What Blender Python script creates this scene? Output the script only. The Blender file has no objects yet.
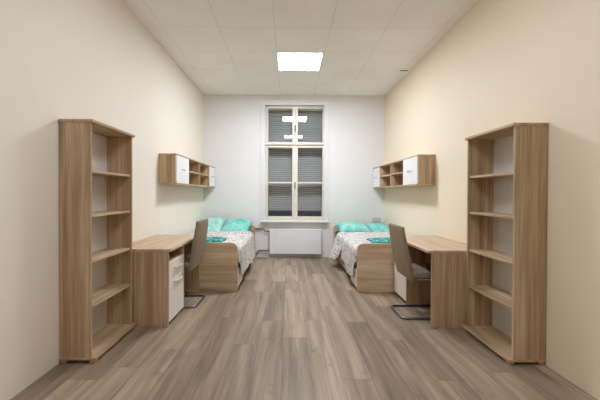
import bpy, bmesh, math, random
from mathutils import Vector, Matrix, noise

random.seed(7)
scene = bpy.context.scene
COL = scene.collection
R = math.radians

# ------------------------------------------------------------------ helpers
def lin(h):
    h = h.lstrip('#')
    out = []
    for i in (0, 2, 4):
        c = int(h[i:i+2], 16) / 255
        out.append(c / 12.92 if c <= 0.04045 else ((c + 0.055) / 1.055) ** 2.4)
    return (*out, 1.0)

class NT:
    """small node-tree helper"""
    def __init__(self, name):
        self.m = bpy.data.materials.new(name)
        self.m.use_nodes = True
        self.t = self.m.node_tree
        self.t.nodes.clear()
        self.out = self.t.nodes.new('ShaderNodeOutputMaterial')
    def n(self, kind, **kw):
        nd = self.t.nodes.new(kind)
        for k, v in kw.items():
            if k in nd.inputs.keys():
                nd.inputs[k].default_value = v
            else:
                setattr(nd, k, v)
        return nd
    def l(self, a, b):
        self.t.links.new(a, b)
    def bsdf(self, rough=0.6, metal=0.0, spec=0.5):
        b = self.n('ShaderNodeBsdfPrincipled')
        b.inputs['Roughness'].default_value = rough
        b.inputs['Metallic'].default_value = metal
        b.inputs['Specular IOR Level'].default_value = spec
        self.l(b.outputs[0], self.out.inputs[0])
        return b
    def ramp(self, fac, stops):
        r = self.n('ShaderNodeValToRGB')
        e = r.color_ramp.elements
        while len(e) < len(stops):
            e.new(0.5)
        for el, (p, c) in zip(e, stops):
            el.position = p
            el.color = c
        self.l(fac, r.inputs[0])
        return r.outputs[0]
    def mix(self, fac, a, b, mode='MIX'):
        x = self.n('ShaderNodeMix', data_type='RGBA', blend_type=mode)
        for s, v in ((x.inputs[0], fac), (x.inputs[6], a), (x.inputs[7], b)):
            if hasattr(v, 'links'):
                self.l(v, s)
            else:
                s.default_value = v
        return x.outputs[2]
    def math(self, op, a, b=0.0, c=0.0):
        x = self.n('ShaderNodeMath', operation=op)
        for i, v in enumerate((a, b, c)):
            if hasattr(v, 'links'):
                self.l(v, x.inputs[i])
            else:
                x.inputs[i].default_value = v
        return x.outputs[0]
    def coords(self, scale=(1, 1, 1), rand=0.0, rot=(0, 0, 0)):
        tc = self.n('ShaderNodeTexCoord')
        mp = self.n('ShaderNodeMapping')
        mp.inputs['Scale'].default_value = scale
        mp.inputs['Rotation'].default_value = rot
        src = tc.outputs['Object']
        if rand:
            oi = self.n('ShaderNodeObjectInfo')
            k = self.n('ShaderNodeVectorMath', operation='SCALE')
            cb = self.n('ShaderNodeCombineXYZ')
            for i in range(3):
                self.l(oi.outputs['Random'], cb.inputs[i])
            self.l(cb.outputs[0], k.inputs[0])
            k.inputs['Scale'].default_value = rand
            ad = self.n('ShaderNodeVectorMath', operation='ADD')
            self.l(src, ad.inputs[0])
            self.l(k.outputs[0], ad.inputs[1])
            src = ad.outputs[0]
        self.l(src, mp.inputs[0])
        return mp.outputs[0]
    def noise(self, vec, scale=1.0, detail=4.0, rough=0.5, dist=0.0):
        x = self.n('ShaderNodeTexNoise')
        x.inputs['Scale'].default_value = scale
        x.inputs['Detail'].default_value = detail
        x.inputs['Roughness'].default_value = rough
        x.inputs['Distortion'].default_value = dist
        self.l(vec, x.inputs['Vector'])
        return x.outputs[0]
    def bump(self, h, strength, dist, b):
        x = self.n('ShaderNodeBump')
        x.inputs['Strength'].default_value = strength
        x.inputs['Distance'].default_value = dist
        self.l(h, x.inputs['Height'])
        self.l(x.outputs[0], b.inputs['Normal'])

def plain(name, hexcol, rough=0.5, metal=0.0, var=0.04, scale=8.0, bump=0.0, spec=0.5):
    k = NT(name)
    b = k.bsdf(rough, metal, spec)
    c = lin(hexcol)
    n = k.noise(k.coords(), scale, 3)
    lo = tuple(x * (1 - var) for x in c[:3]) + (1,)
    hi = tuple(min(1, x * (1 + var)) for x in c[:3]) + (1,)
    k.l(k.ramp(n, [(0.3, lo), (0.7, hi)]), b.inputs['Base Color'])
    if bump:
        n2 = k.noise(k.coords(), scale * 25, 2)
        k.bump(n2, bump, 0.004, b)
    return k.m

def oak(name, axis, dark='#97795A', mid='#BCA17F', light='#D8C2A4'):
    """sonoma-oak foil with the grain running along one axis"""
    k = NT(name)
    b = k.bsdf(0.5, 0, 0.35)
    s = [26.0, 26.0, 26.0]
    s['xyz'.index(axis)] = 1.1
    v = k.coords(tuple(s), rand=9.0)
    s2 = [110.0, 110.0, 110.0]
    s2['xyz'.index(axis)] = 2.5
    v2 = k.coords(tuple(s2), rand=5.0)
    broad = k.noise(v, 0.55, 3, 0.55, 0.5)
    fine = k.noise(v2, 1.0, 3, 0.6)
    f = k.math('ADD', k.math('MULTIPLY', broad, 0.62), k.math('MULTIPLY', fine, 0.38))
    col = k.ramp(f, [(0.34, lin(dark)), (0.50, lin(mid)), (0.66, lin(light))])
    k.l(col, b.inputs['Base Color'])
    k.bump(fine, 0.08, 0.002, b)
    return k.m

M = {}
M['oak_x'] = oak('oak grain x', 'x')
M['oak_y'] = oak('oak grain y', 'y')
M['oak_z'] = oak('oak grain z', 'z')
M['oak_top'] = oak('oak worktop grain', 'y', '#AE9070', '#CBB193', '#E2CDB2')
M['oak_bold'] = oak('oak bold grain', 'x', '#AA906F', '#D3BA9A', '#E6D4B8')
M['oak_foot'] = plain('oak foot', '#B79C72', 0.5)
M['white_board'] = plain('white board', '#E9E8E6', 0.4, var=0.015)
M['back_board'] = plain('white backing board', '#DDDBD8', 0.5, var=0.02)
M['cream_front'] = plain('cream front', '#EEE9DD', 0.35, var=0.015)
M['alu'] = plain('brushed aluminium', '#B9BBBD', 0.35, 0.7)
M['white_paint'] = plain('white paint', '#ECEBEA', 0.4, var=0.015)
M['cream_paint'] = plain('cream window paint', '#EAE4D5', 0.35, var=0.02)
M['radiator'] = plain('radiator enamel', '#EEEFF1', 0.3, var=0.01)
M['pale_handle'] = plain('pale handle', '#DAD8D2', 0.3, 0.1, var=.01)
M['copper'] = plain('brown copper pipe', '#7A5345', 0.35, 0.4, var=0.15, scale=20)
M['brass'] = plain('brass', '#8C7A48', 0.35, 0.8)
M['dark_chrome'] = plain('dark chrome', '#8C8A8A', 0.25, 0.9)
M['taupe'] = plain('taupe upholstery', '#8F7D6A', 0.7, var=0.05, scale=14, bump=0.25)
M['teal'] = plain('dark teal sheet', '#1E5A5C', 0.85, var=0.1)
M['shutter'] = plain('grey shutter slats', '#AEB0B1', 0.5, var=0.03, scale=3)
M['shutter_rail'] = plain('dark shutter rail', '#4E5052', 0.5)
M['stone'] = plain('outer stone sill', '#5B5A58', 0.7, var=0.1)
M['plastic'] = plain('white plastic', '#CFCDC9', 0.35, var=0.01)
M['dark_plastic'] = plain('dark plastic', '#3A3A3A', 0.4)
M['black_gap'] = plain('dark plenum', '#2A2826', 0.9)

def wall_mat(name, hexcol):
    k = NT(name)
    b = k.bsdf(0.62, 0, 0.3)
    c = lin(hexcol)
    n = k.noise(k.coords(), 1.3, 4)
    k.l(k.ramp(n, [(0.3, tuple(x * 0.975 for x in c[:3]) + (1,)), (0.7, c)]), b.inputs['Base Color'])
    k.bump(k.noise(k.coords(), 120, 3), 0.06, 0.003, b)
    return k.m
M['wall_left'] = wall_mat('cream wall', '#F0E8DA')
M['wall_right'] = wall_mat('warm cream wall', '#F0E2CA')
M['wall_back'] = wall_mat('white wall', '#EDECEB')

TILE, TX, TY = 0.621, -0.16, 6.12
def ceiling_mat():
    k = NT('mineral ceiling tiles')
    b = k.bsdf(0.9, 0, 0.1)
    tc = k.n('ShaderNodeTexCoord')
    sp = k.n('ShaderNodeSeparateXYZ')
    k.l(tc.outputs['Object'], sp.inputs[0])
    def line(sock, off):
        f = k.math('FRACT', k.math('DIVIDE', k.math('SUBTRACT', sock, off - 50 * TILE), TILE))
        d = k.math('MINIMUM', f, k.math('SUBTRACT', 1.0, f))
        return k.math('LESS_THAN', d, 0.0075)
    g = k.math('MAXIMUM', line(sp.outputs[0], TX), line(sp.outputs[1], TY))
    # the seams read faint and uneven
    wob = k.noise(tc.outputs['Object'], 3.0, 2)
    g = k.math('MULTIPLY', g, k.math('MULTIPLY', wob, 0.42))
    sm = k.noise(tc.outputs['Object'], 2.2, 3)
    base = k.ramp(sm, [(0.3, lin('#F1EEE9')), (0.7, lin('#F7F5F1'))])
    sp2 = k.noise(tc.outputs['Object'], 160, 2)
    base = k.mix(k.math('MULTIPLY', k.math('GREATER_THAN', sp2, 0.63), 0.25), base, lin('#C4BEB5'))
    col = k.mix(g, base, lin('#9A9288'))
    k.l(col, b.inputs['Base Color'])
    return k.m
M['ceiling'] = ceiling_mat()

def floor_mat():
    k = NT('laminate planks')
    b = k.bsdf(0.42, 0, 0.4)
    tc = k.n('ShaderNodeTexCoord')
    sp = k.n('ShaderNodeSeparateXYZ')
    k.l(tc.outputs['Object'], sp.inputs[0])
    cb = k.n('ShaderNodeCombineXYZ')
    row = k.math('FLOOR', k.math('DIVIDE', k.math('ADD', sp.outputs[0], 19.54), 0.195))
    wn = k.n('ShaderNodeTexWhiteNoise', noise_dimensions='1D')
    k.l(row, wn.inputs['W'])
    k.l(k.math('ADD', k.math('ADD', sp.outputs[1], 20.3), k.math('MULTIPLY', wn.outputs['Value'], 1.38)), cb.inputs[0])
    k.l(k.math('ADD', sp.outputs[0], 19.54), cb.inputs[1])
    br = k.n('ShaderNodeTexBrick')
    br.offset = 0.0
    br.offset_frequency = 2
    br.inputs['Color1'].default_value = (0, 0, 0, 1)
    br.inputs['Color2'].default_value = (1, 1, 1, 1)
    br.inputs['Mortar'].default_value = (0, 0, 0, 1)
    br.inputs['Scale'].default_value = 1.0
    br.inputs['Mortar Size'].default_value = 0.0016
    br.inputs['Mortar Smooth'].default_value = 0.1
    br.inputs['Brick Width'].default_value = 1.38
    br.inputs['Row Height'].default_value = 0.195
    k.l(cb.outputs[0], br.inputs['Vector'])
    rnd = k.n('ShaderNodeSeparateColor')
    k.l(br.outputs['Color'], rnd.inputs[0])
    r = rnd.outputs[0]
    # grain, shifted plank by plank
    def grain(sx, sy, shift):
        c2 = k.n('ShaderNodeCombineXYZ')
        k.l(k.math('ADD', k.math('MULTIPLY', sp.outputs[0], sx), k.math('MULTIPLY', r, shift)), c2.inputs[0])
        k.l(k.math('ADD', k.math('MULTIPLY', sp.outputs[1], sy), k.math('MULTIPLY', r, shift * 1.7)), c2.inputs[1])
        k.l(k.math('MULTIPLY', r, 31.0), c2.inputs[2])
        return c2.outputs[0]
    broad = k.noise(grain(13, 0.8, 40), 1.0, 4, 0.55, 0.6)
    fine = k.noise(grain(60, 2.2, 25), 1.0, 4, 0.65, 0.3)
    f = k.math('ADD', k.math('MULTIPLY', broad, 0.62), k.math('MULTIPLY', fine, 0.30))
    f = k.math('ADD', f, k.math('MULTIPLY', k.math('SUBTRACT', r, 0.5), 0.15))
    col = k.ramp(f, [(0.24, lin('#6C5D4E')), (0.40, lin('#8B7A68')), (0.52, lin('#A4917B')), (0.68, lin('#C0AD94'))])
    knot = k.noise(grain(7, 3.2, 60), 1.0, 3, 0.6, 1.5)
    col = k.mix(k.math('MULTIPLY', k.math('SMOOTH_MIN', k.math('MAXIMUM', k.math('SUBTRACT', knot, 0.6), 0.0), 0.12, 0.02), 3.0), col, lin('#5A4C40'))
    col = k.mix(k.math('MULTIPLY', br.outputs['Fac'], 0.6), col, lin('#4A3F36'))
    k.l(col, b.inputs['Base Color'])
    k.l(k.math('ADD', k.math('MULTIPLY', fine, 0.18), 0.33), b.inputs['Roughness'])
    k.bump(k.math('SUBTRACT', fine, k.math('MULTIPLY', br.outputs['Fac'], 2.0)), 0.06, 0.003, b)
    return k.m
M['floor'] = floor_mat()

def duvet_mat():
    k = NT('printed duvet cover')
    b = k.bsdf(0.9, 0, 0.15)
    v = k.coords((1, 1, 1))
    w = k.n('ShaderNodeTexWave', wave_type='BANDS', bands_direction='DIAGONAL')
    w.inputs['Scale'].default_value = 11.0
    w.inputs['Distortion'].default_value = 8.0
    w.inputs['Detail'].default_value = 2.0
    w.inputs['Detail Scale'].default_value = 2.2
    k.l(v, w.inputs['Vector'])
    br = k.noise(v, 20.0, 2)
    mk = k.math('MULTIPLY', k.math('GREATER_THAN', w.outputs[1], 0.64), k.math('GREATER_THAN', br, 0.46))
    base = k.ramp(k.noise(v, 5, 2), [(0.3, lin('#CFCAC6')), (0.7, lin('#E2DFDB'))])
    col = k.mix(k.math('MULTIPLY', mk, 0.75), base, lin('#978B82'))
    k.l(col, b.inputs['Base Color'])
    k.bump(k.noise(v, 220, 2), 0.1, 0.002, b)
    return k.m
M['duvet'] = duvet_mat()

def band_mat():
    k = NT('dotted duvet border')
    b = k.bsdf(0.9, 0, 0.15)
    v = k.coords((1, 1, 1))
    vo = k.n('ShaderNodeTexVoronoi')
    vo.inputs['Scale'].default_value = 19.0
    vo.inputs['Randomness'].default_value = 0.25
    k.l(v, vo.inputs['Vector'])
    mk = k.math('LESS_THAN', vo.outputs['Distance'], 0.42)
    k.l(k.mix(k.math('MULTIPLY', mk, 0.9), lin('#E6DDD8'), lin('#6B554E')), b.inputs['Base Color'])
    return k.m
M['band'] = band_mat()

def print_mat(name, base, pale, dark, amount, scale):
    k = NT(name)
    b = k.bsdf(0.85, 0, 0.15)
    v = k.coords((1, 1, 1), rand=3.0)
    c = k.ramp(k.noise(v, 7, 3, 0.6, 0.8), [(0.35, lin(base)), (0.68, lin(pale))])
    n = k.noise(v, scale, 2, 0.5, 1.2)
    c = k.mix(k.math('MULTIPLY', k.math('GREATER_THAN', n, amount), 0.75), c, lin(dark))
    k.l(c, b.inputs['Base Color'])
    k.bump(k.noise(v, 30, 3), 0.15, 0.01, b)
    return k.m
M['turq'] = print_mat('bright turquoise cotton', '#66C6B8', '#A8E2D8', '#4FAA9F', 0.66, 22)
M['turq_pale'] = print_mat('pale turquoise print', '#96D6C9', '#CDEBE3', '#6CBCB0', 0.60, 24)
M['turq_dark'] = print_mat('turquoise cloth with dark print', '#58B8A9', '#7FCDC0', '#24585A', 0.47, 15)

def emit_mat(name, hexcol, s):
    k = NT(name)
    e = k.n('ShaderNodeEmission')
    e.inputs['Color'].default_value = lin(hexcol)
    e.inputs['Strength'].default_value = s
    k.l(e.outputs[0], k.out.inputs[0])
    return k.m
M['diffuser'] = emit_mat('lit diffuser', '#E4ECF9', 32.0)
M['diffuser_dim'] = emit_mat('dimmer lit diffuser', '#E4ECF9', 11.5)
M['diffuser_added'] = emit_mat('added fill diffuser', '#E4ECF9', 8.0)

def glass_mat():
    k = NT('window glass')
    tr = k.n('ShaderNodeBsdfTransparent')
    tr.inputs[0].default_value = (0.98, 0.985, 0.985, 1)
    gl = k.n('ShaderNodeBsdfGlossy')
    gl.inputs['Roughness'].default_value = 0.012
    fr = k.n('ShaderNodeFresnel')
    fr.inputs['IOR'].default_value = 1.85
    mx = k.n('ShaderNodeMixShader')
    ge = k.n('ShaderNodeNewGeometry')
    k.l(k.math('MULTIPLY', fr.outputs[0], k.math('SUBTRACT', 1.0, ge.outputs['Backfacing'])), mx.inputs[0])
    k.l(tr.outputs[0], mx.inputs[1])
    k.l(gl.outputs[0], mx.inputs[2])
    k.l(mx.outputs[0], k.out.inputs[0])
    return k.m
M['glass'] = glass_mat()

# ------------------------------------------------------------------ objects
def thing(name, loc, label, cat, group=None):
    o = bpy.data.objects.new(name, None)
    o.empty_display_size = 0.1
    COL.objects.link(o)
    o.location = loc
    o['label'] = label
    o['category'] = cat
    if group:
        o['group'] = group
    return o

def tag(o, label, cat, group=None):
    o['label'] = label
    o['category'] = cat
    if group:
        o['group'] = group
    return o

def world_base(o):
    v = Vector((0, 0, 0))
    while o:
        v += o.location
        o = o.parent
    return v

def obj(name, bm, mat, parent=None, loc=(0, 0, 0), smooth=False, label=None):
    """bm is in world coordinates; it is stored relative to its thing's base"""
    base = world_base(parent) if parent else Vector(loc)
    bmesh.ops.translate(bm, verts=bm.verts, vec=-base)
    bmesh.ops.recalc_face_normals(bm, faces=bm.faces)
    me = bpy.data.meshes.new(name)
    bm.to_mesh(me)
    bm.free()
    mats = mat if isinstance(mat, (list, tuple)) else [mat]
    for m in mats:
        me.materials.append(m)
    if smooth:
        for p in me.polygons:
            p.use_smooth = True
    o = bpy.data.objects.new(name, me)
    COL.objects.link(o)
    if parent:
        o.parent = parent
    else:
        o.location = loc
    if label:
        o['label'] = label
    return o

def struct(name, bm, mat, parent=None, smooth=False):
    o = obj(name, bm, mat, parent, smooth=smooth)
    if not parent:
        o['kind'] = 'structure'
    return o

def box(bm, x0, x1, y0, y1, z0, z1, bev=0.0, seg=1):
    x0, x1 = min(x0, x1), max(x0, x1)
    y0, y1 = min(y0, y1), max(y0, y1)
    z0, z1 = min(z0, z1), max(z0, z1)
    t = bmesh.new()
    bmesh.ops.create_cube(t, size=1.0)
    for v in t.verts:
        v.co = Vector(((x0 + x1) / 2 + v.co.x * (x1 - x0), (y0 + y1) / 2 + v.co.y * (y1 - y0), (z0 + z1) / 2 + v.co.z * (z1 - z0)))
    if bev:
        bmesh.ops.bevel(t, geom=list(t.edges), offset=bev, segments=seg, affect='EDGES', profile=0.5)
    merge(bm, t)
    return bm

def merge(bm, t):
    me = bpy.data.meshes.new('tmp')
    t.to_mesh(me)
    t.free()
    bm.from_mesh(me)
    bpy.data.meshes.remove(me)

def B(*a, **k):
    return box(bmesh.new(), *a, **k)

def extrude_poly(pts, axis, a0, a1, bev=0.0, seg=2):
    """pts are 2-D outlines in the plane normal to axis ('y': (x,z); 'x': (y,z); 'z': (x,y))"""
    bm = bmesh.new()
    def P(p, a):
        return {'y': (p[0], a, p[1]), 'x': (a, p[0], p[1]), 'z': (p[0], p[1], a)}[axis]
    lo = [bm.verts.new(P(p, a0)) for p in pts]
    hi = [bm.verts.new(P(p, a1)) for p in pts]
    n = len(pts)
    bm.faces.new(lo)
    bm.faces.new(hi[::-1])
    for i in range(n):
        bm.faces.new((lo[i], lo[(i + 1) % n], hi[(i + 1) % n], hi[i]))
    bmesh.ops.recalc_face_normals(bm, faces=bm.faces)
    if bev:
        ed = [e for e in bm.edges if e.calc_face_angle(0) > 0.6]
        bmesh.ops.bevel(bm, geom=ed, offset=bev, segments=seg, affect='EDGES', profile=0.5)
    return bm

def fillet(pts, r, closed=False, seg=6):
    pts = [Vector(p) for p in pts]
    n = len(pts)
    out = []
    for i, p in enumerate(pts):
        if not closed and i in (0, n - 1):
            out.append(p)
            continue
        a, c = pts[i - 1], pts[(i + 1) % n]
        d1, d2 = (a - p), (c - p)
        rr = min(r, d1.length * 0.48, d2.length * 0.48)
        s, e = p + d1.normalized() * rr, p + d2.normalized() * rr
        for k in range(seg + 1):
            t = k / seg
            out.append(s * (1 - t) ** 2 + p * 2 * t * (1 - t) + e * t * t)
    return out

def tube(bm, pts, r, closed=False, n=10):
    pts = [Vector(p) for p in pts]
    m = len(pts)
    tang = []
    for i in range(m):
        if closed:
            t = pts[(i + 1) % m] - pts[i - 1]
        else:
            t = pts[min(i + 1, m - 1)] - pts[max(i - 1, 0)]
        tang.append(t.normalized())
    up = Vector((0, 0, 1)) if abs(tang[0].z) < 0.9 else Vector((1, 0, 0))
    nrm = (up - tang[0] * up.dot(tang[0])).normalized()
    rings = []
    for i in range(m):
        nrm = (nrm - tang[i] * nrm.dot(tang[i])).normalized()
        bi = tang[i].cross(nrm)
        rings.append([bm.verts.new(pts[i] + r * (nrm * math.cos(2 * math.pi * k / n) + bi * math.sin(2 * math.pi * k / n))) for k in range(n)])
    for i in range(m if closed else m - 1):
        a, b = rings[i], rings[(i + 1) % m]
        for k in range(n):
            bm.faces.new((a[k], a[(k + 1) % n], b[(k + 1) % n], b[k]))
    if not closed:
        bm.faces.new(rings[0])
        bm.faces.new(rings[-1][::-1])
    return bm

# ------------------------------------------------------------------ the room
XL, XR, YB, YN, ZC = -1.595, 1.80, 6.12, -1.6, 3.036
struct('floor', B(XL - .1, XR + .1, YN - .1, YB + .5, -0.1, 0.0), M['floor'])
struct('ceiling', B(XL - .1, XR + .1, YN - .1, YB + .5, ZC, ZC + 0.1), M['ceiling'])
struct('wall_left', B(XL - .1, XL, YN - .1, YB + .5, 0, ZC), M['wall_left'])
struct('wall_right', B(XR, XR + .1, YN - .1, YB + .5, 0, ZC), M['wall_right'])
struct('wall_near', B(XL, XR, YN - .1, YN, 0, ZC), M['wall_left'])

# window wall: opening, and a shallow radiator niche under the sill
WX0, WX1, WZ0, WZ1 = -0.440, 0.660, 0.655, 2.845
NX0, NX1, ND = -0.510, 0.745, 0.012
bw = bmesh.new()
WT = 0.42
box(bw, XL, NX0, YB, YB + WT, 0, ZC)
box(bw, NX1, XR, YB, YB + WT, 0, ZC)
box(bw, NX0, WX0, YB, YB + WT, WZ0, ZC)
box(bw, WX1, NX1, YB, YB + WT, WZ0, ZC)
box(bw, WX0, WX1, YB, YB + WT, WZ1, ZC)
box(bw, NX0, NX1, YB + ND, YB + WT, 0, WZ0)
struct('wall_back', bw, M['wall_back'])

# window casing (moulded architrave)
tc = bmesh.new()
for (ox, d) in ((0.095, 0.016), (0.075, 0.026), (0.03, 0.034)):
    box(tc, WX0 - ox, WX0, YB - d, YB, WZ0 + .035, WZ1 + ox, 0.004)
    box(tc, WX1, WX1 + ox, YB - d, YB, WZ0 + .035, WZ1 + ox, 0.004)
    box(tc, WX0, WX1, YB - d, YB, WZ1, WZ1 + ox, 0.004)
struct('trim_1', tc, M['white_paint'])
struct('trim_2', B(NX0 - .01, NX1 + .01, YB - .075, YB + .10, WZ0 - .001, WZ0 + .034, 0.008, 2), M['white_paint'])  # sill board

# the window itself
win = bpy.data.objects.new('window_1', None)
COL.objects.link(win)
win.location = (0.11, YB + .2, WZ0)
win['kind'] = 'structure'
FY0, FY1 = YB + 0.035, YB + 0.20
Z_B, Z_T = WZ0 + .034, WZ1
MX0, MX1 = 0.068, 0.172          # middle post
PL0, PR1 = -0.388, 0.640         # pane outer limits
TZ0, TZ1 = 2.060, 2.166          # transom
fr = bmesh.new()
box(fr, WX0, PL0 - .028, FY0, FY1 + .05, Z_B, Z_T, .004)
box(fr, PR1 + .028, WX1, FY0, FY1 + .05, Z_B, Z_T, .004)
box(fr, WX0, WX1, FY0 + .001, FY1 + .05, Z_B, Z_B + .035, .004)
box(fr, WX0, WX1, FY0 + .001, FY1 + .05, 2.825, Z_T, .004)
box(fr, WX0, WX1, FY0 - .006, FY1 + .05, TZ0 + .038, TZ1 - .030, .004, 2)
box(fr, WX0, WX1, FY0 - .045, FY0 + .01, 2.112, 2.146, .006, 2)
box(fr, 0.099, 0.141, FY0 + .002, FY1 + .05, Z_B, Z_T, .004)
obj('window_frame', fr, M['cream_paint'], win)
for (xa, xb, za, zb, bar) in ((PL0, MX0, Z_B + .07, TZ0, 1.402), (MX1, PR1, Z_B + .07, TZ0, 1.402),
                              (PL0, MX0, TZ1, 2.795, None), (MX1, PR1, TZ1, 2.795, None)):
    s = bmesh.new()
    y0, y1 = FY0 - .014, FY1
    inner = MX0 + .045
    ol = xa - .034 if xa == PL0 else xa - .049
    orr = xb + .034 if xb == PR1 else xb + .049
    box(s, ol, xa, y0, y1, za - .04, zb + .035, .007, 2)
    box(s, xb, orr, y0, y1, za - .04, zb + .035, .007, 2)
    box(s, xa, xb, y0 + .0005, y1, za - .04, za, .007, 2)
    box(s, xa, xb, y0 + .0005, y1, zb, zb + .035, .007, 2)
    if bar:
        box(s, xa, xb, y0 + .006, y1 - .01, bar - .014, bar + .014, .005, 2)
    so = obj('sash', s, M['cream_paint'], win)
    g = B(xa - .005, xb + .005, YB + .180, YB + .184, za - .005, zb + .005)
    obj('pane', g, M['glass'], so)
for zc in (1.36, 2.43):
    h = bmesh.new()
    box(h, .108, .132, FY0 - .028, FY0 - .013, zc - .05, zc + .05, .004)
    tube(h, [(.12, FY0 - .026, zc), (.12, FY0 - .05, zc)], .008)
    tube(h, fillet([(.12, FY0 - .05, zc + .005), (.12, FY0 - .052, zc - .085)], .01), .008)
    obj('window_handle', h, M['brass'], win, smooth=True)
rs = struct('window_shutter', bmesh.new(), M['shutter'], win)
sl = bmesh.new()
z = 0.865
while z < WZ1 + .02:
    prof = [(YB + .265, z), (YB + .256, z + .012), (YB + .256, z + .028), (YB + .265, z + .037), (YB + .272, z + .037), (YB + .272, z)]
    vs = [[sl.verts.new((x, p[0], p[1])) for p in prof] for x in (WX0 + .012, WX1 - .012)]
    for i in range(6):
        sl.faces.new((vs[0][i], vs[0][(i + 1) % 6], vs[1][(i + 1) % 6], vs[1][i]))
    sl.faces.new(vs[0]); sl.faces.new(vs[1][::-1])
    z += 0.0415
bmesh.ops.translate(sl, verts=sl.verts, vec=-Vector(win.location))
bmesh.ops.recalc_face_normals(sl, faces=sl.faces)
sl.to_mesh(rs.data); sl.free()
rl = bmesh.new()
box(rl, WX0 + .012, WX1 - .012, YB + .255, YB + .275, .845, .868, .003)
box(rl, WX0, WX0 + .025, YB + .251, YB + .285, Z_B, WZ1, .003)
box(rl, WX1 - .025, WX1, YB + .251, YB + .285, Z_B, WZ1, .003)
obj('shutter_rail', rl, M['shutter_rail'], win)
obj('outer_sill', B(WX0, WX1, YB + .29, YB + .46, WZ0 - .01, WZ0 + .05, .006), M['stone'], win)

# dark slit where a ceiling tile sits askew by the right wall
sg = bpy.data.objects['ceiling']
obj('tile_gap', B(1.655, 1.775, 4.862, 4.886, ZC - .003, ZC + .001), M['black_gap'], sg)

# ------------------------------------------------------------------ ceiling lights
def light(yc, mat, label):
    xc = 0.145
    t = thing('ceiling_light', (xc, yc, ZC), label, 'ceiling light', 'square light panels in the ceiling')
    f = bmesh.new()
    h, w = 0.305, 0.014
    for (x0, x1, y0, y1) in ((-h, h, -h, -h + w), (-h, h, h - w, h), (-h, -h + w, -h + w, h - w), (h - w, h, -h + w, h - w)):
        box(f, xc + x0, xc + x1, yc + y0, yc + y1, ZC - .010, ZC - .0005, .002)
    obj('light_frame', f, M['white_paint'], t)
    obj('diffuser', B(xc - h + w, xc + h - w, yc - h + w, yc + h - w, ZC - .006, ZC - .001), mat, t)
light(4.57, M['diffuser'], 'square lit white light panel in the ceiling tiles in front of the window')
light(2.087, M['diffuser_dim'], 'light panel overhead, seen only as the lower reflection in the upper window panes')

light(-.396, M['diffuser_added'], 'light panel in the ceiling by the near wall, behind the viewer')  # unseen panel added at the same spacing to brighten near faces of the furniture

# ------------------------------------------------------------------ bookshelves
def bookshelf(s, xw, D, H, label):
    """s = -1 stands on the left wall, +1 on the right; xw = wall"""
    d = -s                                   # towards the room
    y0, y1 = 2.262, 2.868
    X = lambda q: xw + d * q
    t = thing('bookshelf', (X(.11), (y0 + y1) / 2, 0), label, 'bookshelf', 'tall oak bookshelves')
    g0, th = 0.003, 0.018
    for (a, b) in ((y0, y0 + th), (y1 - th, y1)):
        obj('side_panel', B(X(g0), X(D), a, b, .040, H - .022, .0015), M['oak_z'], t)
    obj('top_panel', B(X(g0), X(D + .018), y0 - .006, y1 + .012, H - .022, H, .003), M['oak_y'], t)
    obj('base_panel', B(X(g0), X(D + .036), y0 - .004, y1 + .012, .022, .040, .003), M['oak_y'], t)
    for zt in (.395, .712, 1.038, 1.352):
        obj('shelf', B(X(g0 + .006), X(D - .012), y0 + th, y1 - th, zt - .020, zt, .002), M['oak_y'], t)
    obj('back_panel', B(X(g0), X(g0 + .005), y0 + th, y1 - th, .040, H - .022), M['back_board'], t, label='white back board')
    for q in (.03, D + .008):
        for yy in (y0 + .022, y1 - .022):
            obj('foot', B(X(q - .020), X(q + .020), yy - .02, yy + .02, 0, .022, .003), M['oak_foot'], t)
    return t
bookshelf(-1, XL, .222, 1.701, 'tall empty oak bookshelf on the left wall beside the desk end with cream drawers')
bookshelf(1, XR, .230, 1.689, 'tall empty oak bookshelf on the right wall beside a plain desk leg panel')

# ------------------------------------------------------------------ wall cabinets
def wall_cabinet(s, xw, label):
    d = -s
    X = lambda q: xw + d * q
    D = 0.222
    y0, y1 = 4.0, 6.09
    za, zb = 1.300, 1.680
    t = thing('wall_cabinet', (X(.001), (y0 + y1) / 2, za), label, 'wall cabinet', 'long oak wall cabinets with white doors')
    th = .018
    ya, yb, yc = 4.50, 5.06, 5.655
    obj('top_panel', B(X(.001), X(D), y0 - .002, y1, zb - th, zb, .002), M['oak_y'], t)
    obj('bottom_panel', B(X(.001), X(D), y0 - .002, y1, za, za + th, .002), M['oak_y'], t)
    for yy in (y0, y1 - th):
        obj('side_panel', B(X(.001), X(D - .018), yy, yy + th, za + th, zb - th), M['oak_z'], t)
    for yy in (ya, yb, yc):
        obj('divider', B(X(.010), X(D - .002), yy - th / 2, yy + th / 2, za + th, zb - th, .001), M['oak_z'], t)
    zm = (za + zb) / 2 + .005
    for (a, b) in ((ya + th / 2, yb - th / 2), (yb + th / 2, yc - th / 2)):
        obj('shelf', B(X(.010), X(D - .008), a, b, zm - .009, zm + .009, .001), M['oak_y'], t)
    obj('back_panel', B(X(.002), X(.009), y0 + th, y1 - th, za + th, zb - th), M['oak_y'], t)
    for (a, b) in ((y0 + .002, ya - th / 2 - .001), (yc + th / 2 + .001, y1 - .002)):
        dr = obj('door', B(X(D - .017), X(D + .001), a, b, za + th + .002, zb - th - .002, .002), M['white_board'], t, label='white cabinet door')
        ym = (a + b) / 2
        h = bmesh.new()
        tube(h, fillet([(X(D), ym - .055, zm), (X(D + .022), ym - .05, zm), (X(D + .022), ym + .05, zm), (X(D), ym + .055, zm)], .012), .006)
        obj('handle', h, M['alu'], dr, smooth=True, label='small grey bow handle')
    return t
wall_cabinet(-1, XL, 'long oak wall cabinet with white end doors, hung on the left wall')
wall_cabinet(1, XR, 'long oak wall cabinet with white end doors, hung on the right wall')

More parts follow.
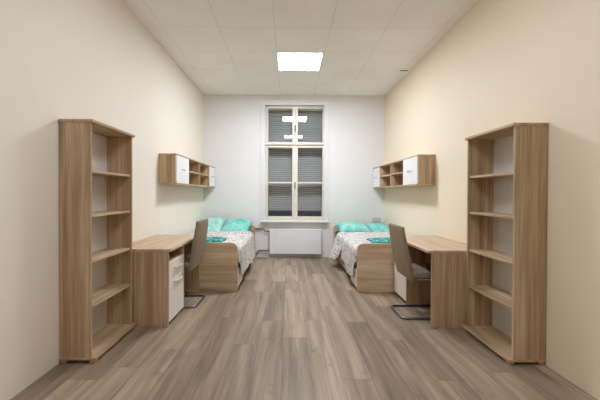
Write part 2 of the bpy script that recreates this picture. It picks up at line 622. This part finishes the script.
# ------------------------------------------------------------------ desks
def desk(s, xw, near_pedestal, over, label):
    d = -s
    X = lambda q: xw + d * q
    y0, y1 = 2.888, 3.925
    D = 0.53 if near_pedestal else 0.524
    zt, tt = 0.693, 0.024
    t = thing('desk', (X(.27), (y0 + y1) / 2, 0), label, 'desk', 'oak desks on both side walls')
    obj('tabletop', B(X(.003), X(D + over), y0, y1, zt - tt, zt, .003, 2), M['oak_top'], t)
    th = .020
    ztop = zt - tt
    obj('side_panel', B(X(.006), X(D), y0 + .002, y0 + .002 + th, 0, ztop, .0015), M['oak_z'], t)
    obj('side_panel', B(X(.006), X(D), y1 - .002 - th, y1 - .002, 0, ztop, .0015), M['oak_z'], t)
    obj('modesty_panel', B(X(.04), X(.056), y0 + .022, y1 - .022, .30, ztop), M['oak_y'], t)
    if near_pedestal:
        ya, yb = y0 + .002 + th, y0 + .425
        inner = (yb, yb + th)
        pa, pb = ya, yb
    else:
        ya, yb = y1 - .002 - th, y1 - .405
        inner = (yb - th, yb)
        pa, pb = yb, ya
    obj('pedestal_panel', B(X(.058), X(D), inner[0], inner[1], 0, ztop, .0015), M['oak_z'], t)
    zd = .575
    obj('niche_shelf', B(X(.058), X(D - .004), pa, pb, zd - .016, zd), M['oak_y'], t)
    obj('pedestal_floor', B(X(.058), X(D - .004), pa, pb, .03, .048), M['oak_y'], t)
    obj('plinth', B(X(.46), X(.478), pa, pb, 0, .03), M['oak_y'], t)
    g = .002
    dr = obj('drawer', B(X(D - .018), X(D + .002), pa + g, pb - g, .412, zd - .002, .002), M['cream_front'], t, label='cream drawer front')
    do = obj('door', B(X(D - .018), X(D + .002), pa + g, pb - g, .032, .408, .002), M['cream_front'], t, label='cream cupboard door')
    ym = (pa + pb) / 2
    for zz, par in ((.500, dr), (.372, do)):
        h = bmesh.new()
        pts = [(X(D + .001), ym - .085), (X(D + .026), ym - .065), (X(D + .028), ym + .065), (X(D + .001), ym + .085)]
        tube(h, fillet([(p[0], p[1], zz) for p in pts], .02), .0105)
        obj('handle', h, M['pale_handle'], par, smooth=True, label='pale bow handle')
    return t
desk(-1, XL, True, .022, 'oak desk on the left wall with cream drawer and door at its near end')
desk(1, XR, False, .042, 'oak desk on the right wall with a plain leg panel at its near end')

# ------------------------------------------------------------------ chairs
def chair(s, xb_bot, xb_top, xbase, y0, y1, zbot, ztop, label):
    """cantilever chair facing the wall on side s; x values are absolute"""
    w = s                                     # forwards = towards the wall
    t = thing('cantilever_chair', (xbase + w * .2, (y0 + y1) / 2, 0), label, 'chair', 'taupe cantilever chairs')
    # backrest: a gently curved upholstered slab
    n = 12
    outer, inner = [], []
    for i in range(n + 1):
        u = i / n
        zz = zbot + (ztop - zbot) * u
        xx = xb_bot + (xb_top - xb_bot) * u - w * 0.012 * math.sin(math.pi * u)
        thk = .030 + .014 * math.sin(math.pi * min(1, u * 1.1)) 
        outer.append((xx, zz))
        inner.append((xx + w * thk, zz + .004))
    bm = extrude_poly(outer + inner[::-1], 'y', y0, y1, .009, 3)
    obj('backrest', bm, M['taupe'], t, smooth=True)
    # seat cushion
    zs = zbot + .085
    xs = xb_bot + (xb_top - xb_bot) * .12 + w * .028
    prof = [(xs, zs - .055), (xs, zs - .005), (xs + w * .12, zs + .004), (xs + w * .30, zs + .006), (xs + w * .385, zs - .006), (xs + w * .40, zs - .03), (xs + w * .37, zs - .055)]
    obj('seat', extrude_poly(prof, 'y', y0 + .004, y1 - .004, .010, 3), M['taupe'], t, smooth=True)
    # sled frame of bent tube
    r = .0115
    a, b = y0 + .022, y1 - .022
    xf = xs + w * .36
    zu = zs - .055 - r
    path = [(xs + w * .05, a, zu), (xf + w * .03, a, zu), (xf + w * .045, a, r), (xbase, a, r), (xbase, b, r), (xf + w * .045, b, r), (xf + w * .03, b, zu), (xs + w * .05, b, zu)]
    bm = bmesh.new()
    tube(bm, fillet(path, .06, seg=8), r, n=12)
    fo = obj('frame', bm, M['dark_chrome'], t, smooth=True, label='dark metal sled frame')
    bm = bmesh.new()
    for xx in (xs + w * .10, xs + w * .29):
        tube(bm, [(xx, a, zu), (xx, b, zu)], .008)
    obj('crossbar', bm, M['dark_chrome'], fo, smooth=True)
chair(-1, -1.000, -.920, -.955, 3.345, 3.770, .390, .900, 'taupe upholstered cantilever chair tucked in at the left desk beside cream drawer fronts')
chair(1, 1.160, 1.062, 1.085, 3.060, 3.465, .368, .880, 'taupe upholstered cantilever chair at the right desk, seat showing beside the plain leg panel')

# ------------------------------------------------------------------ beds
def rounded_board(X, q1, z0, z1, r):
    pts = [(X(.004), z0), (X(q1), z0)]
    for k in range(9):
        a = (k / 8) * math.pi / 2
        pts.append((X(q1 - r + r * math.cos(a)), z1 - r + r * math.sin(a)))
    pts.append((X(.004), z1))
    return pts

def bed(s, xw, W, side, label):
    d = -s
    X = lambda q: xw + d * q
    YF, YH = 3.945, 6.068
    t = thing('bed', (X(W / 2), (YF + YH) / 2, 0), label, 'bed', 'oak single beds')
    obj('footboard', extrude_poly(rounded_board(X, W, 0, .594, .075), 'y', YF, YF + .024, .002, 1), M['oak_bold'], t)
    obj('headboard', extrude_poly(rounded_board(X, W, 0, .605, .05), 'y', YH - .024, YH, .002, 1), M['oak_bold'], t)
    ya, yb = YF + .024, YH - .024
    obj('side_rail', B(X(W - .028), X(W - .012), ya + .035, yb, .275, .385, .002), M['oak_y'], t)
    obj('wall_rail', B(X(.006), X(.026), ya, yb, .06, .385, .002), M['oak_y'], t)
    obj('slat_base', B(X(.026), X(W - .036), ya, yb, .300, .330), M['oak_y'], t)
    d1 = obj('drawer', B(X(W - .020), X(W), ya + .003, ya + .395, .045, .270, .003), M['cream_front'], t, label='cream front of the storage box at the foot end')
    d2 = obj('drawer', B(X(W - .024), X(W - .006), ya + .402, yb - .004, .075, .270, .003), M['oak_y'], t, label='long oak drawer front under the bed side')
    obj('plinth', B(X(W - .10), X(W - .08), ya, yb, 0, .075), M['oak_y'], t)
    # mattress rests on the slats: a thing of its own
    mt = B(X(.030), X(W - .030), ya + .012, yb - .008, .3305, .510, .035, 4)
    m = obj('mattress', mt, M['teal'], None, loc=(X(W / 2), (ya + yb) / 2, .3305), smooth=True)
    tag(m, 'mattress in a dark teal sheet lying on the %s bed' % side, 'mattress', 'mattresses on the beds')
    return X, W

def duvet(X, W, hem, flare, y0, y1, seed, label, bandcol):
    """one printed duvet: flat over the mattress, folded down over the room side"""
    NU, NV = 96, 70
    bm = bmesh.new()
    grid = []
    top = .535
    for i in range(NU + 1):
        u = i / NU
        y = y0 + (y1 - y0) * u
        zh = hem(y)
        drop = top - zh
        flat = W - .082 + .035 * min(1, max(0, (y - 3.985) / .04))
        ramp = min(1, max(0, (y - 4.0) / .35))
        L = flat + drop + .03
        row = []
        for j in range(NV + 1):
            sarc = .035 + (L - .035) * j / NV
            r = .055
            arc = r * math.pi / 2
            if sarc < flat:
                q, zz, nx, nz = sarc, top, 0, 1
            elif sarc < flat + arc:
                a = (sarc - flat) / r
                q, zz, nx, nz = flat + r * math.sin(a), top - r + r * math.cos(a), math.sin(a), math.cos(a)
            else:
                dd = sarc - flat - arc
                q, zz, nx, nz = flat + r + flare(y) * dd, top - r - dd, 1, 0.1
            k = min(1, max(0, (sarc - flat) / .35))
            n1 = noise.noise(Vector((q * 3.2, y * 3.2, seed)))
            n2 = noise.noise(Vector((q * 9, y * 9, seed + 5)))
            n3 = noise.noise(Vector((y * 2, 3, seed)))
            fold = math.sin(y * 17 + 2.5 * n3 + seed) * .020 * k * ramp
            off = (.012 * n1 + .006 * n2) * (.3 + .7 * ramp) + .012 + fold
            if sarc < flat:                    # puffed body, thin at the head end
                off += .018 * (1 - (2 * sarc / flat - 1) ** 4) * min(1, (u + .02) * 14) * (1 if u < .85 else (1 - u) / .15)
            if sarc >= flat + arc:
                off = max(off, .004)
            row.append(bm.verts.new((X(q + nx * off), y, zz + nz * max(off, -.004))))
        grid.append(row)
    for i in range(NU):
        for j in range(NV):
            f = bm.faces.new((grid[i][j], grid[i + 1][j], grid[i + 1][j + 1], grid[i][j + 1]))
            u = (i + .5) / NU
            f.material_index = 1 if .77 < u < .86 else 0
    o = obj('duvet', bm, [M['duvet'], M['band']], None, loc=(X(W / 2), (y0 + y1) / 2, .55), smooth=True)
    so = o.modifiers.new('thickness', 'SOLIDIFY')
    so.thickness = .012
    so.offset = 1.0 if X(1) > X(0) else 1.0
    tag(o, label, 'duvet', 'printed duvets on the beds')
    return o

def pillow(w, l, th, centre, rot, mat, x0, x1, label):
    n = 22
    bm = bmesh.new()
    def P(a, b, sg):
        h = max(0.0, (1 - abs(a) ** 2.6) * (1 - abs(b) ** 2.6)) ** .55
        pin = 1 - .05 * (1 - abs(a * b)) * (abs(a) ** 4 + abs(b) ** 4)
        wr = .020 * noise.noise(Vector((a * 2.3 + centre[0] * 7, b * 2.3, sg + centre[1])))
        return Vector((a * w / 2 * pin, b * l / 2 * pin, sg * th / 2 * h + wr * h))
    top, bot = {}, {}
    for i in range(n + 1):
        for j in range(n + 1):
            a, b = 2 * i / n - 1, 2 * j / n - 1
            top[i, j] = bm.verts.new(P(a, b, 1))
            edge = i in (0, n) or j in (0, n)
            bot[i, j] = top[i, j] if edge else bm.verts.new(P(a, b, -1))
    for i in range(n):
        for j in range(n):
            bm.faces.new((top[i, j], top[i + 1, j], top[i + 1, j + 1], top[i, j + 1]))
            q = (bot[i, j], bot[i, j + 1], bot[i + 1, j + 1], bot[i + 1, j])
            if len(set(q)) > 2 and set(q) != {top[i, j], top[i + 1, j], top[i + 1, j + 1], top[i, j + 1]}:
                bm.faces.new(q)
    mt = Matrix.Translation(centre) @ Matrix.Rotation(rot[2], 4, 'Z') @ Matrix.Rotation(rot[0], 4, 'X') @ Matrix.Rotation(rot[1], 4, 'Y')
    bmesh.ops.transform(bm, matrix=mt, verts=bm.verts)
    for v in bm.verts:                       # the pillow squashes against what it lies on and leans on
        v.co.x = min(max(v.co.x, x0), x1)
        v.co.y = min(max(v.co.y, 5.45), 6.036)
        v.co.z = max(v.co.z, .513)
    centre = (centre[0], centre[1], .513)
    o = obj('pillow', bm, mat, None, loc=centre, smooth=True)
    tag(o, label, 'pillow', 'turquoise pillows on the beds')
    return o

def towel(x0, x1, y0, y1, under, seed, label):
    n = 16
    bm = bmesh.new()
    from mathutils.bvhtree import BVHTree
    off = under.location
    me = under.data
    tree = BVHTree.FromPolygons([v.co + off for v in me.vertices], [p.vertices for p in me.polygons])
    def ground(x, y):
        hit = tree.ray_cast(Vector((x, y, 2)), Vector((0, 0, -1)))[0]
        return (hit.z if hit else .55) + .0135
    z = ground((x0 + x1) / 2, (y0 + y1) / 2)
    def surf(layer):
        g = []
        for i in range(n + 1):
            row = []
            for j in range(n + 1):
                u, v = i / n, j / n
                e = min(u, v, 1 - u, 1 - v)
                puff = (min(1, e * 7)) ** .5
                px = x0 + (x1 - x0) * u + .008 * noise.noise(Vector((v * 3, seed, 1)))
                py = y0 + (y1 - y0) * v + .012 * noise.noise(Vector((u * 3, seed, 4)))
                zz = ground(px, py) + (layer * (.012 + .018 * puff)) + (.004 * noise.noise(Vector((u * 4, v * 4, seed))) if layer else 0)
                row.append(bm.verts.new((px, py, zz)))
            g.append(row)
        return g
    a, b = surf(0), surf(1)
    for g in (a, b):
        for i in range(n):
            for j in range(n):
                bm.faces.new((g[i][j], g[i + 1][j], g[i + 1][j + 1], g[i][j + 1]))
    ring = lambda g: [g[i][0] for i in range(n)] + [g[n][j] for j in range(n)] + [g[n - i][n] for i in range(n)] + [g[0][n - j] for j in range(n)]
    ra, rb = ring(a), ring(b)
    for i in range(len(ra)):
        k = (i + 1) % len(ra)
        bm.faces.new((ra[i], ra[k], rb[k], rb[i]))
    o = obj('folded_cloth', bm, M['turq_dark'], None, loc=((x0 + x1) / 2, (y0 + y1) / 2, z), smooth=True)
    tag(o, label, 'cloth', 'folded turquoise cloths at the bed ends')

def lerp_table(tab):
    def f(y):
        if y <= tab[0][0]:
            return tab[0][1]
        for (a, va), (b, vb) in zip(tab, tab[1:]):
            if y <= b:
                k = (y - a) / (b - a)
                k = k * k * (3 - 2 * k)
                return va + (vb - va) * k
        return tab[-1][1]
    return f

Xl, W = bed(-1, XL, .982, 'left', 'oak single bed along the left wall, its headboard beside the brown radiator pipes')
dl = duvet(Xl, W, lerp_table([(3.98, .41), (4.02, .32), (4.07, .15), (4.25, .15), (4.5, .20), (4.9, .15), (5.45, .22)]),
      lerp_table([(3.97, 0), (4.5, .08), (5.45, .12)]), 3.984, 5.43, 1.0,
      'white duvet with grey brown print draped over the side of the left bed', None)
pillow(.47, .58, .20, (-1.375, 5.715, .61), (R(24), 0, R(3)), M['turq_pale'], -1.588, -1.157, 'pale printed turquoise pillow by the wall on the left bed')
pillow(.49, .58, .20, (-.915, 5.735, .600), (R(17), 0, R(-3)), M['turq'], -1.153, -.66, 'plain bright turquoise pillow on the room side of the left bed')
towel(-1.20, -.83, 4.05, 4.42, dl, 2.0, 'folded turquoise cloth with dark print on the duvet at the foot of the left bed')

Xr, W = bed(1, XR, .963, 'right', 'oak single bed along the right wall, below the white wall socket')
dr = duvet(Xr, W, lerp_table([(3.98, .41), (4.02, .32), (4.08, .14), (4.3, .15), (4.7, .24), (4.85, .36), (4.92, .34), (5.02, .17), (5.4, .12)]),
      lerp_table([(3.97, 0), (4.6, .09), (4.9, .10), (5.05, .26), (5.4, .30)]), 3.984, 5.43, 4.0,
      'white duvet with grey brown print draped over the side of the right bed', None)
pillow(.54, .56, .19, (1.135, 5.68, .585), (R(14), 0, R(4)), M['turq'], .83, 1.408, 'large turquoise pillow on the room side of the right bed')
pillow(.38, .54, .17, (1.600, 5.735, .575), (R(12), 0, R(-2)), M['turq'], 1.412, 1.79, 'smaller turquoise pillow by the wall on the right bed')
towel(1.06, 1.42, 4.05, 4.42, dr, 9.0, 'folded turquoise cloth with dark print on the duvet at the foot of the right bed')

# ------------------------------------------------------------------ radiator
rt = thing('radiator', (.135, YB - .04, .07), 'white panel radiator under the window between the two beds', 'radiator')
RX0, RX1, RZ0, RZ1 = -.352, .620, .078, .533
yf = YB - .085
bm = bmesh.new()
n = 30
prof = []
for i in range(n):
    a = RX0 + .012 + (RX1 - RX0 - .024) * i / n
    w = (RX1 - RX0 - .024) / n
    prof += [(a, yf), (a + w * .72, yf), (a + w * .80, yf + .004), (a + w * .92, yf + .004)]
prof += [(RX1 - .012, yf)]
outline = [(RX0, yf + .012)] + prof + [(RX1, yf + .012), (RX1, yf + .02), (RX0, yf + .02)]
bm = extrude_poly(outline, 'z', RZ0, RZ1 - .012)
obj('front_panel', bm, M['radiator'], rt)
obj('rear_panel', B(RX0 + .005, RX1 - .005, YB - .030, YB - .018, RZ0, RZ1 - .012, .004), M['radiator'], rt)
for xa in (RX0, RX1 - .006):
    obj('side_cover', B(xa, xa + .006, yf + .02, YB - .022, RZ0 + .01, RZ1 - .002, .001), M['radiator'], rt)
g = bmesh.new()
box(g, RX0, RX1, yf + .001, yf + .014, RZ1 - .012, RZ1, .003)
box(g, RX0, RX1, YB - .032, YB - .016, RZ1 - .012, RZ1, .003)
k = RX0
while k < RX1 - .01:
    box(g, k + .004, k + .012, yf + .012, YB - .030, RZ1 - .008, RZ1 - .003)
    k += .03
obj('top_grille', g, M['radiator'], rt)
for xa in (RX0 + .15, RX1 - .15):
    obj('bracket', B(xa - .015, xa + .015, YB - .018, YB + .0119, .12, .48), M['radiator'], rt)
yp = YB - .025
p1 = bmesh.new()
tube(p1, fillet([(-.655, yp, .532), (-.47, yp, .532), (-.44, yp, .490), (RX0, yp, .490)], .03), .011)
p2 = bmesh.new()
tube(p2, fillet([(-.60, yp, .05), (-.56, yp, .128), (-.42, yp, .128), (RX0, yp, .135)], .03), .011)
obj('supply_pipe', p1, M['copper'], rt, smooth=True, label='brown upper pipe at the left of the radiator')
obj('return_pipe', p2, M['copper'], rt, smooth=True, label='brown lower pipe at the left of the radiator')
v = bmesh.new()
tube(v, [(-.665, yp, .532), (-.615, yp, .532)], .024, n=16)
tube(v, [(-.615, yp, .532), (-.595, yp, .532)], .016, n=12)
obj('valve', v, M['copper'], rt, smooth=True)

# ------------------------------------------------------------------ double socket
st = thing('wall_socket', (1.655, YB, .71), 'white double power socket on the back wall above the right bed', 'socket')
obj('cover_plate', B(1.572, 1.738, YB - .011, YB - .0005, .668, .752, .004, 2), M['plastic'], st)
for xc in (1.613, 1.697):
    bm = bmesh.new()
    bmesh.ops.create_cone(bm, cap_ends=True, segments=24, radius1=.021, radius2=.023, depth=.004)
    bmesh.ops.transform(bm, matrix=Matrix.Translation((xc, YB - .0125, .71)) @ Matrix.Rotation(R(90), 4, 'X'), verts=bm.verts)
    ou = obj('outlet', bm, M['plastic'], st)
    bm = bmesh.new()
    for dx in (-.0095, .0095):
        tube(bm, [(xc + dx, YB - .0152, .71), (xc + dx, YB - .0140, .71)], .0028)
    tube(bm, [(xc, YB - .0185, .7215), (xc, YB - .0140, .7215)], .0024)
    obj('pin_hole', bm, M['dark_plastic'], ou)

# ------------------------------------------------------------------ world, camera, view
w = bpy.data.worlds.new('night')
scene.world = w
w.use_nodes = True
w.node_tree.nodes['Background'].inputs[0].default_value = (0.010, 0.013, 0.022, 1)
w.node_tree.nodes['Background'].inputs[1].default_value = 1.0

cam = bpy.data.cameras.new('camera')
co = bpy.data.objects.new('camera', cam)
COL.objects.link(co)
co.location = (0, 0, 1.188)
co.rotation_euler = (R(89.5), R(-0.25), 0)
cam.sensor_width = 36
cam.lens = 326 / 600 * 36
cam.shift_x = 11.5 / 600
cam.shift_y = (-6 + 2.85) / 600
cam.clip_start = 0.02
scene.camera = co

vs = scene.view_settings
scene.display_settings.display_device = 'sRGB'
vs.view_transform = 'Standard'
vs.look = 'None'
vs.gamma = 1.0
vs.use_curve_mapping = False
vs.exposure = 1.1
cy = scene.cycles
cy.use_denoising = True
cy.max_bounces = 10
cy.diffuse_bounces = 6
cy.transparent_max_bounces = 12
cy.caustics_reflective = False
cy.caustics_refractive = False
cy.sample_clamp_indirect = 6.0
